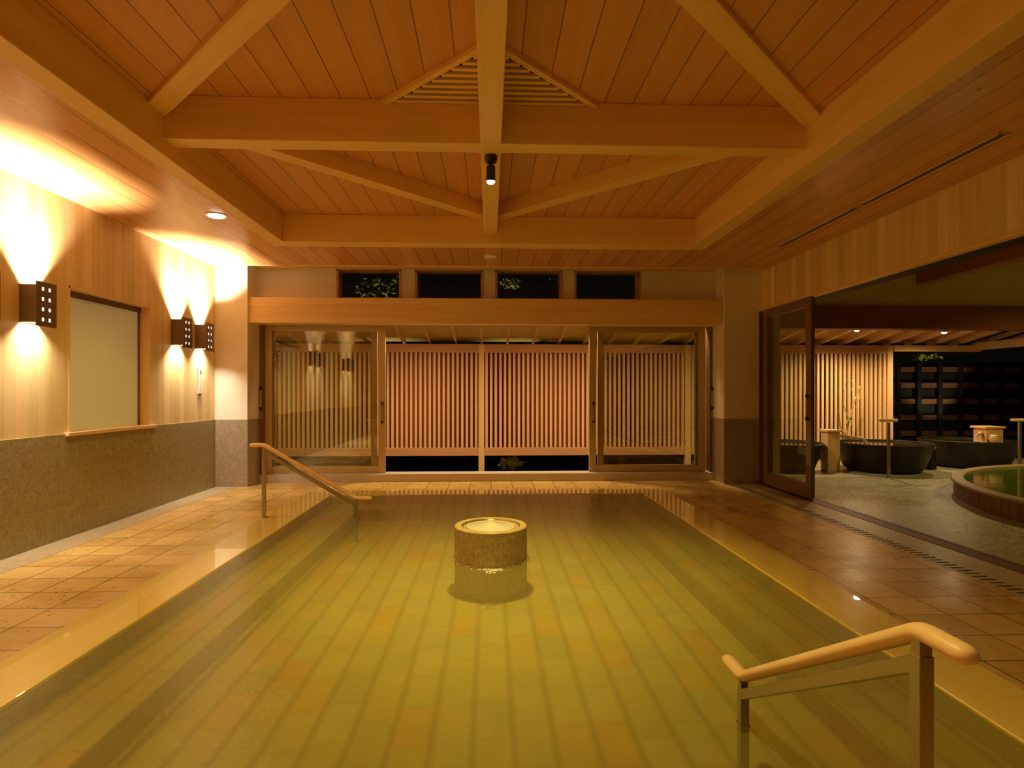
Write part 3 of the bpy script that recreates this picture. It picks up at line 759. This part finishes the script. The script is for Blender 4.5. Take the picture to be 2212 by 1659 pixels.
# veranda roof: slopes down outward
def zroof(y): return 2.27+0.17*(11.4-y)
rf = empty('veranda_roof', (0, 10.2, 2.5), 'sloping board veranda roof with spaced rafters behind the rear doors', 'roof')
YA, YB = 9.05, 11.55
m = MB(); m.hexa([(-6.5, YA, zroof(YA)+0.075), (4.0, YA, zroof(YA)+0.075), (4.0, YB, zroof(YB)+0.075), (-6.5, YB, zroof(YB)+0.075), (-6.5, YA, zroof(YA)+0.10), (4.0, YA, zroof(YA)+0.10), (4.0, YB, zroof(YB)+0.10), (-6.5, YB, zroof(YB)+0.10)])
m.build('roof_boards', PLASTER_OLIVE, rf)
x = -6.13
while x < 4.0:
    MB().hexa([(x+a, yy, zroof(yy)+zz) for zz in (0.0, 0.075) for (a, yy) in ((-0.02, YA), (0.02, YA), (0.02, YB), (-0.02, YB))]).build('rafter', W_RAFT, rf)
    x += 0.498
rf2 = empty('yard_roof', (8, 10.2, 2.5), 'sloping board roof with lit rafters over the round tubs', 'roof')
m = MB(); XE = 9.6
m.hexa([(4.0, YA, zroof(YA)+0.075), (XE, YA, zroof(YA)+0.075), (XE, YB, zroof(YB)+0.075), (4.0, YB, zroof(YB)+0.075), (4.0, YA, zroof(YA)+0.10), (XE, YA, zroof(YA)+0.10), (XE, YB, zroof(YB)+0.10), (4.0, YB, zroof(YB)+0.10)])
m.build('roof_boards', wood('yard_roof_boards', (0.62, 0.30, 0.10), (0.5, 0.22, 0.07), 1, rough=0.5), rf2)
x = 4.2
while x < XE+3:
    MB().hexa([(x+a, yy, zroof(yy)+zz) for zz in (0.0, 0.075) for (a, yy) in ((-0.025, YA), (0.025, YA), (0.025, YB), (-0.025, YB))]).build('rafter', W_RAFT, rf2)
    x += 0.46
MB().box(7.9, XE+0.05, 11.24, 11.34, 2.13, 2.25).build('eave_beam', W_BEAM_X, rf2)
MB().box(XE-0.05, XE+0.05, 9.1, 11.3, 2.16, 2.30).build('eave_beam', W_RAFT, rf2)
def yard_down(x, y, lab, power, spot=120):
    z = zroof(y); e = empty('veranda_downlight', (x, y, z), lab, 'ceiling light', 'downlights under the veranda rafters')
    MB().lathe([(0.055, z+0.04), (0.055, z-0.02), (0.045, z-0.02), (0.045, z-0.005)], x, y, 24, True, False).build('housing', WHITE, e, smooth=True)
    MB().lathe([(0.044, z-0.016), (0.040, z-0.032), (0.02, z-0.042)], x, y, 24).build('lens', E_DOWN, e)
    light('SPOT', 'downlight_lamp', (x, y, z-0.05), power, size=0.05, parent=e, spot=spot, blend=0.7, col=(1.0, 0.72, 0.36))
yard_down(6.55, 10.30, 'downlight glowing above the left dark tub', P_BATH, 155)
yard_down(8.25, 10.42, 'downlight glowing between the two dark tubs', P_BATH*0.7, 160)
for i, (x, n_) in enumerate(((-3.6, 'leftmost'), (-1.2, 'second'), (1.2, 'third'), (3.3, 'rightmost'))):
    yard_down(x, 9.17, n_ + ' of the veranda downlights hidden above the rear doors', P_VERANDA, 172)

def yard_fill(x, y, lab, power):  # unseen ceiling lamps added to brighten the yard
    z = 3.65; e = empty('yard_fill_light', (x, y, z), lab, 'ceiling light', 'added fill lights in the yard ceiling')
    MB().lathe([(0.09, z-0.001), (0.09, z-0.012), (0.07, z-0.012), (0.07, z-0.001)], x, y, 24, False, False).build('trim_ring', WHITE, e, smooth=True)
    MB().lathe([(0.07, z-0.006), (0.03, z-0.008)], x, y, 24).build('lens', E_DOWN, e)
    light('SPOT', 'downlight_lamp', (x, y, z-0.04), power, size=0.06, parent=e, spot=140, blend=0.7)
yard_fill(8.8, 6.6, 'added unseen fill light in the yard ceiling over the far half of the round pool', P_YARD)
yard_fill(8.8, 3.4, 'added unseen fill light in the yard ceiling over the near half of the round pool', P_YARD*0.8)

# ================================================================== LATTICE FENCE
YLF = 11.30
lf = empty('lattice_fence', (1.8, YLF, 0), 'tall cedar lattice fence of upright slats beyond the doors', 'fence')
posts = [-8.14, -4.15, -0.16, 3.83, 7.84]
for i, px in enumerate(posts):
    wd = 0.055
    MB().box(px-wd, px+wd, YLF-0.03, YLF+0.07, -0.35 if px < 5 else 0.0, 2.25).build('post', W_LATT, lf, 0.003)
for i in range(4):
    a, b = posts[i]+0.055, posts[i+1]-0.055
    MB().box(a, b, YLF-0.02, YLF+0.05, 2.09, 2.25).build('top_rail', W_LATTX, lf, 0.003)
    MB().box(a, b, YLF-0.02, YLF+0.05, 0.12, 0.27).build('bottom_rail', W_LATTX, lf, 0.003)
    s = MB(); n = int(round((b-a)/0.0885)); p = (b-a)/n
    for k in range(n):
        c = a+p*(k+0.5); s.box(c-0.022, c+0.022, YLF-0.012, YLF+0.030, 0.25, 2.10)
    s.build('slat_panel', W_LATT, lf)
    if i < 3: MB().box(a, b, YLF+0.06, YLF+0.075, 0.20, 2.12).build('backing_panel', W_DARKPANEL, lf)

# dark grid fence far right
gf = empty('grid_fence', (11, 12.9, 0), 'dark slatted screen fence behind the tubs, almost black in the night', 'fence')
GY = 12.75
x = 8.55; k = 0
while x < 15:
    MB().box(x-0.045, x+0.045, GY-0.05, GY+0.01, -0.1, 2.0).build('upright', BLACK, gf); x += 0.475
W_FAINT = wood('faint_brown_slat', (0.15, 0.06, 0.022), (0.10, 0.04, 0.016), 0, rough=0.7)
for z in (0.42, 0.77, 1.13, 1.49, 1.84):
    MB().box(8.5, 15.2, GY+0.01, GY+0.04, z-0.055, z+0.055).build('slat', W_FAINT, gf)
MB().box(8.3, 15.4, GY+0.06, GY+0.08, -0.1, 2.0).build('backing_panel', BLACK, gf)

# ================================================================== TUBS, SPOUTS, ROUND POOL
def tub(cx, cy, R_, lab, h=0.47):
    e = empty('round_tub', (cx, cy, 0), lab, 'tub', 'dark glazed bathing tubs')
    n = 64; prof = [(0.70, 0.0), (0.80, 0.06), (0.90, 0.25), (0.965, 0.40), (1.0, h), (0.985, h+0.012), (0.94, h), (0.90, 0.36), (0.80, 0.15)]
    MB().lathe([(r*R_, z) for r, z in prof], cx, cy, n).build('tub_body', TUB, e, smooth=True)
    MB().lathe([(0.92*R_, h-0.022), (0.01, h-0.022)], cx, cy, 48, False, True).build('tub_water', WATER_T, e)
    return e
tub(6.68, 9.80, 0.74, 'left dark round tub beside the pale stone spout post')
tub(8.62, 10.35, 0.76, 'right dark round tub with the wooden box and frog spout on it')
tub(4.93, 9.92, 0.70, 'dark round tub seen through the parked glass door panel')
# spout post
e = empty('spout_post', (5.86, 9.75, 0), 'pale square post with wooden gutter spout feeding the left tub', 'spout')
MB().box(5.64, 5.85, 9.65, 9.86, 0, 0.66).build('post_block', W_BOX, e, 0.006)
MB().box(5.61, 5.88, 9.62, 9.89, 0.66, 0.70).build('cap', W_BOX, e, 0.006)
MB().hexa([(5.85, 9.70, 0.57), (6.20, 9.70, 0.52), (6.20, 9.82, 0.52), (5.85, 9.82, 0.57), (5.85, 9.70, 0.63), (6.22, 9.70, 0.57), (6.22, 9.82, 0.57), (5.85, 9.82, 0.63)]).build('gutter', W_BOX, e, 0.004)
MB().sweep([(6.25, 9.76, 0.56), (6.31, 9.76, 0.545), (6.36, 9.76, 0.50), (6.39, 9.76, 0.455)], 0.022, 0.008, 10, up=(0, 1, 0)).build('water_stream', WATER_C, e, smooth=True)
# wood box spout + frog
bx, by = 8.75, 10.05
e = empty('box_spout', (bx, by, 0.47), 'square wooden water box standing at the edge of the right tub', 'spout')
MB().box(bx-0.15, bx+0.15, by-0.14, by+0.14, 0.452, 0.70).build('box', W_BOX, e, 0.004)
MB().box(bx-0.19, bx+0.17, by-0.17, by+0.17, 0.70, 0.735).build('lid', W_BOX, e, 0.004)
MB().sweep([(bx-0.15, by-0.05, 0.62), (bx-0.25, by-0.07, 0.60)], 0.03, 0.03, 12).build('spout_pipe', W_BOX, e, smooth=True)
MB().sweep([(bx-0.25, by-0.07, 0.60), (bx-0.285, by-0.07, 0.57), (bx-0.295, by-0.07, 0.455)], 0.012, 0.012, 8, up=(0, 1, 0)).build('water_stream', WATER_C, e, smooth=True)
# small round pot in front of the box
e = tag(MB().lathe([(0.03, 0.45), (0.065, 0.47), (0.085, 0.53), (0.07, 0.585), (0.045, 0.60), (0.05, 0.615), (0.03, 0.612)], bx-0.09, by-0.235, 28).build('ceramic_pot', CERAMIC, None, smooth=True), 'little tan ceramic pot against the wooden water box', 'pot')
# T shaped rails
def tee(x, y, z1, half, lab):
    e = empty('tee_handrail', (x, y, 0), lab, 'handrail', 'T shaped handrails by the tubs')
    MB().box(x-0.018, x+0.018, y-0.018, y+0.018, 0, z1-0.03).build('post', STEEL, e, 0.002)
    MB().sweep([(x-half-0.02, y, z1), (x-half, y, z1), (x+half, y, z1), (x+half+0.02, y, z1)], [0.012, 0.024, 0.024, 0.012], [0.012, 0.024, 0.024, 0.012], 14).build('grip_rail', W_RAIL, e, smooth=True)
tee(6.21, 9.07-0.10, 0.89, 0.13, 'T shaped handrail standing before the left dark tub')
tee(8.35, 9.0, 0.89, 0.13, 'T shaped handrail at the right edge of the photo')
# small stool / bowl between tubs
tag(MB().lathe([(0.06, 0.33), (0.085, 0.37), (0.09, 0.42), (0.08, 0.42), (0.06, 0.37)], 7.62, 9.95, 24).build('wooden_dipper_bowl', W_BOX, None, smooth=True), 'small wooden bowl between the two dark tubs', 'bowl')
tag(MB().lathe([(0.10, 0.0), (0.09, 0.33)], 7.62, 9.95, 20).build('stone_stand', TUB, None, smooth=True), 'dark stone stand between the two tubs, bowl on top', 'stand')
# round pool
CX, CY, RP = 8.58, 5.59, 3.18
e = empty('round_pool', (CX, CY, 0), 'large round stone edged pool with dark staved wall, cut by the right edge', 'pool')
m = MB(); n = 150
for k in range(n):
    a0 = 2*math.pi*(k+0.03)/n; a1 = 2*math.pi*(k+0.97)/n
    P = [(CX+r*math.cos(a), CY+r*math.sin(a)) for (r, a) in ((RP-0.09, a0), (RP-0.02, a0), (RP-0.02, a1), (RP-0.09, a1))]
    m.hexa([(p[0], p[1], z) for z in (0.0, 0.20) for p in P])
m.build('stave_wall', STAVES, e)
MB().lathe([(RP-0.13, 0.12), (RP-0.13, 0.215), (RP-0.12, 0.225), (RP+0.0, 0.225), (RP+0.01, 0.215), (RP+0.01, 0.19), (RP-0.06, 0.19), (RP-0.06, 0.12)], CX, CY, 96, False, False).build('stone_rim', granite('rim_stone', (0.42, 0.30, 0.16), (0.28, 0.18, 0.09), 30, 0.3), e, smooth=True)
MB().lathe([(RP-0.13, 0.20), (0.05, 0.20)], CX, CY, 96, False, True).build('pool_water', WATER_G, e)

# ================================================================== PLANTS
def leaves(m, c, rad, n, size=0.05):
    for _ in range(n):
        while True:
            v = Vector((random.uniform(-1,1), random.uniform(-1,1), random.uniform(-1,1)))
            if v.length < 1: break
        p = Vector(c)+Vector((v.x*rad[0], v.y*rad[1], v.z*rad[2]))
        d = Vector((random.gauss(0,1), random.gauss(0,1), random.gauss(0,0.6))).normalized()
        s = d.cross(Vector((random.gauss(0,1), random.gauss(0,1), random.gauss(0,1)))).normalized()
        nn = d.cross(s)
        L = size*random.uniform(0.6, 1.3); b = len(m.v)
        m.v += [tuple(p-d*L), tuple(p+s*L*0.38+nn*L*0.12), tuple(p+d*L), tuple(p-s*L*0.38+nn*L*0.12)]
        m.f += [(b, b+1, b+2), (b, b+2, b+3)]
def tree(name, base, top, clusters, mat, lab, cat='tree', twigs=10, tr=0.05):
    e = empty(name, base, lab, cat)
    t = MB(); b = Vector(base); q = Vector(top)
    t.sweep([b, b.lerp(q, 0.4)+Vector((0.06, 0, 0)), q], [tr, tr*0.7, tr*0.4], [tr, tr*0.7, tr*0.4], 8)
    for c, r, n, s in clusters:
        t.sweep([b.lerp(q, 0.7), Vector(c)], [tr*0.4, tr*0.15], [tr*0.4, tr*0.15], 6)
    t.build('trunk', BARK, e, smooth=True)
    f = MB()
    for c, r, n, s in clusters: leaves(f, c, r, n, s)
    f.build('foliage', mat, e, recalc=False)
    return e
tree('garden_tree', (-2.3, 12.3, -0.35), (-2.2, 12.4, 2.6), [((-2.35, 12.3, 3.45), (0.45, 0.4, 0.25), 150, 0.05), ((-1.75, 12.2, 3.62), (0.3, 0.3, 0.10), 80, 0.05), ((-2.45, 12.2, 3.15), (0.35, 0.3, 0.08), 70, 0.05)], LEAF_Y, 'lit leafy tree behind the leftmost transom window')
tree('garden_tree', (0.5, 12.6, -0.35), (0.55, 12.6, 2.9), [((0.42, 12.4, 3.62), (0.26, 0.3, 0.12), 110, 0.05), ((1.6, 12.5, 3.75), (0.5, 0.3, 0.06), 30, 0.04)], LEAF_Y, 'lit leafy tree behind the third transom window')
tree('garden_tree', (2.9, 12.9, -0.35), (2.6, 12.9, 2.9), [((2.4, 12.8, 3.3), (0.7, 0.4, 0.4), 160, 0.035)], LEAF_D, 'dark tree behind the fourth transom window')
tree('low_shrub', (0.42, 11.9, -0.35), (0.42, 11.9, -0.05), [((0.42, 11.75, -0.08), (0.26, 0.2, 0.13), 170, 0.05)], LEAF_Y, 'lit yellow green shrub glimpsed under the lattice', 'shrub', tr=0.02)
tree('low_shrub', (2.0, 11.9, -0.35), (2.0, 11.9, -0.05), [((2.0, 11.75, -0.08), (0.2, 0.2, 0.13), 90, 0.05)], LEAF_D, 'dim shrub under the lattice by the right rear door', 'shrub', tr=0.02)
tree('garden_tree', (9.6, 13.3, -0.1), (9.65, 13.2, 1.9), [((9.75, 12.9, 2.12), (0.42, 0.2, 0.09), 170, 0.055)], LEAF_Y, 'lit yellow green foliage hanging over the dark screen fence')
tree('garden_tree', (8.35, 12.2, -0.1), (8.3, 12.2, 1.6), [((8.35, 12.1, 1.75), (0.2, 0.2, 0.35), 60, 0.05), ((8.3, 12.1, 1.0), (0.15, 0.15, 0.5), 50, 0.04)], LEAF_D, 'thin dark shrub beside the lattice corner post')
# bare branch before the lattice
e = empty('bare_shrub', (6.75, 10.9, 0), 'bare crooked branch with a few leaves before the lattice', 'shrub')
t = MB()
t.sweep([(6.72, 10.9, 0.0), (6.70, 10.9, 0.45), (6.78, 10.9, 0.8), (6.88, 10.9, 1.15), (7.0, 10.9, 1.45)], [0.028, 0.022, 0.018, 0.014, 0.008], [0.028, 0.022, 0.018, 0.014, 0.008], 8)
t.sweep([(6.78, 10.9, 0.8), (6.66, 10.88, 1.1), (6.70, 10.88, 1.5)], [0.012, 0.009, 0.005], [0.012, 0.009, 0.005], 6)
t.sweep([(6.88, 10.9, 1.15), (6.98, 10.88, 1.2), (7.02, 10.88, 1.75)], [0.010, 0.008, 0.004], [0.010, 0.008, 0.004], 6)
t.sweep([(6.72, 10.9, 0.5), (6.6, 10.88, 0.68), (6.58, 10.88, 0.95)], [0.014, 0.010, 0.006], [0.014, 0.010, 0.006], 6)
t.build('branches', BARK, e, smooth=True)
f = MB(); leaves(f, (6.78, 10.86, 0.78), (0.12, 0.05, 0.05), 22, 0.03); leaves(f, (6.8, 10.86, 1.2), (0.25, 0.06, 0.5), 25, 0.02)
f.build('foliage', LEAF_Y, e, recalc=False)

# garden uplights (small ground spots lighting the foliage)
def garden_spot(x, y, z, tgt, p, lab):
    e = empty('garden_spotlight', (x, y, z), lab, 'spotlight')
    d = Vector(tgt)-Vector((x, y, z+0.1)); q = d.to_track_quat('-Z', 'Y').to_euler()
    MB().lathe([(0.04, z), (0.05, z+0.06), (0.05, z+0.10), (0.04, z+0.10)], x, y, 16).build('housing', BLACK, e, smooth=True)
    light('SPOT', 'garden_lamp', (x, y, z+0.14), p, size=0.04, rot=q, parent=e, spot=55, blend=0.7, col=(1.0, 0.85, 0.5))
garden_spot(-2.0, 13.3, -0.35, (-2.1, 12.3, 3.5), P_GARDEN*3, 'garden spotlight aimed at the tree behind the leftmost transom window')
garden_spot(0.3, 13.2, -0.35, (0.5, 12.4, 3.6), P_GARDEN*3, 'garden spotlight aimed at the tree behind the third transom window')
garden_spot(0.2, 12.9, -0.35, (0.42, 11.75, -0.05), P_GARDEN*0.5, 'garden spotlight behind the low lit shrub')
garden_spot(9.9, 11.75, -0.1, (9.75, 12.9, 2.1), P_GARDEN, 'garden spotlight below the foliage over the screen fence')
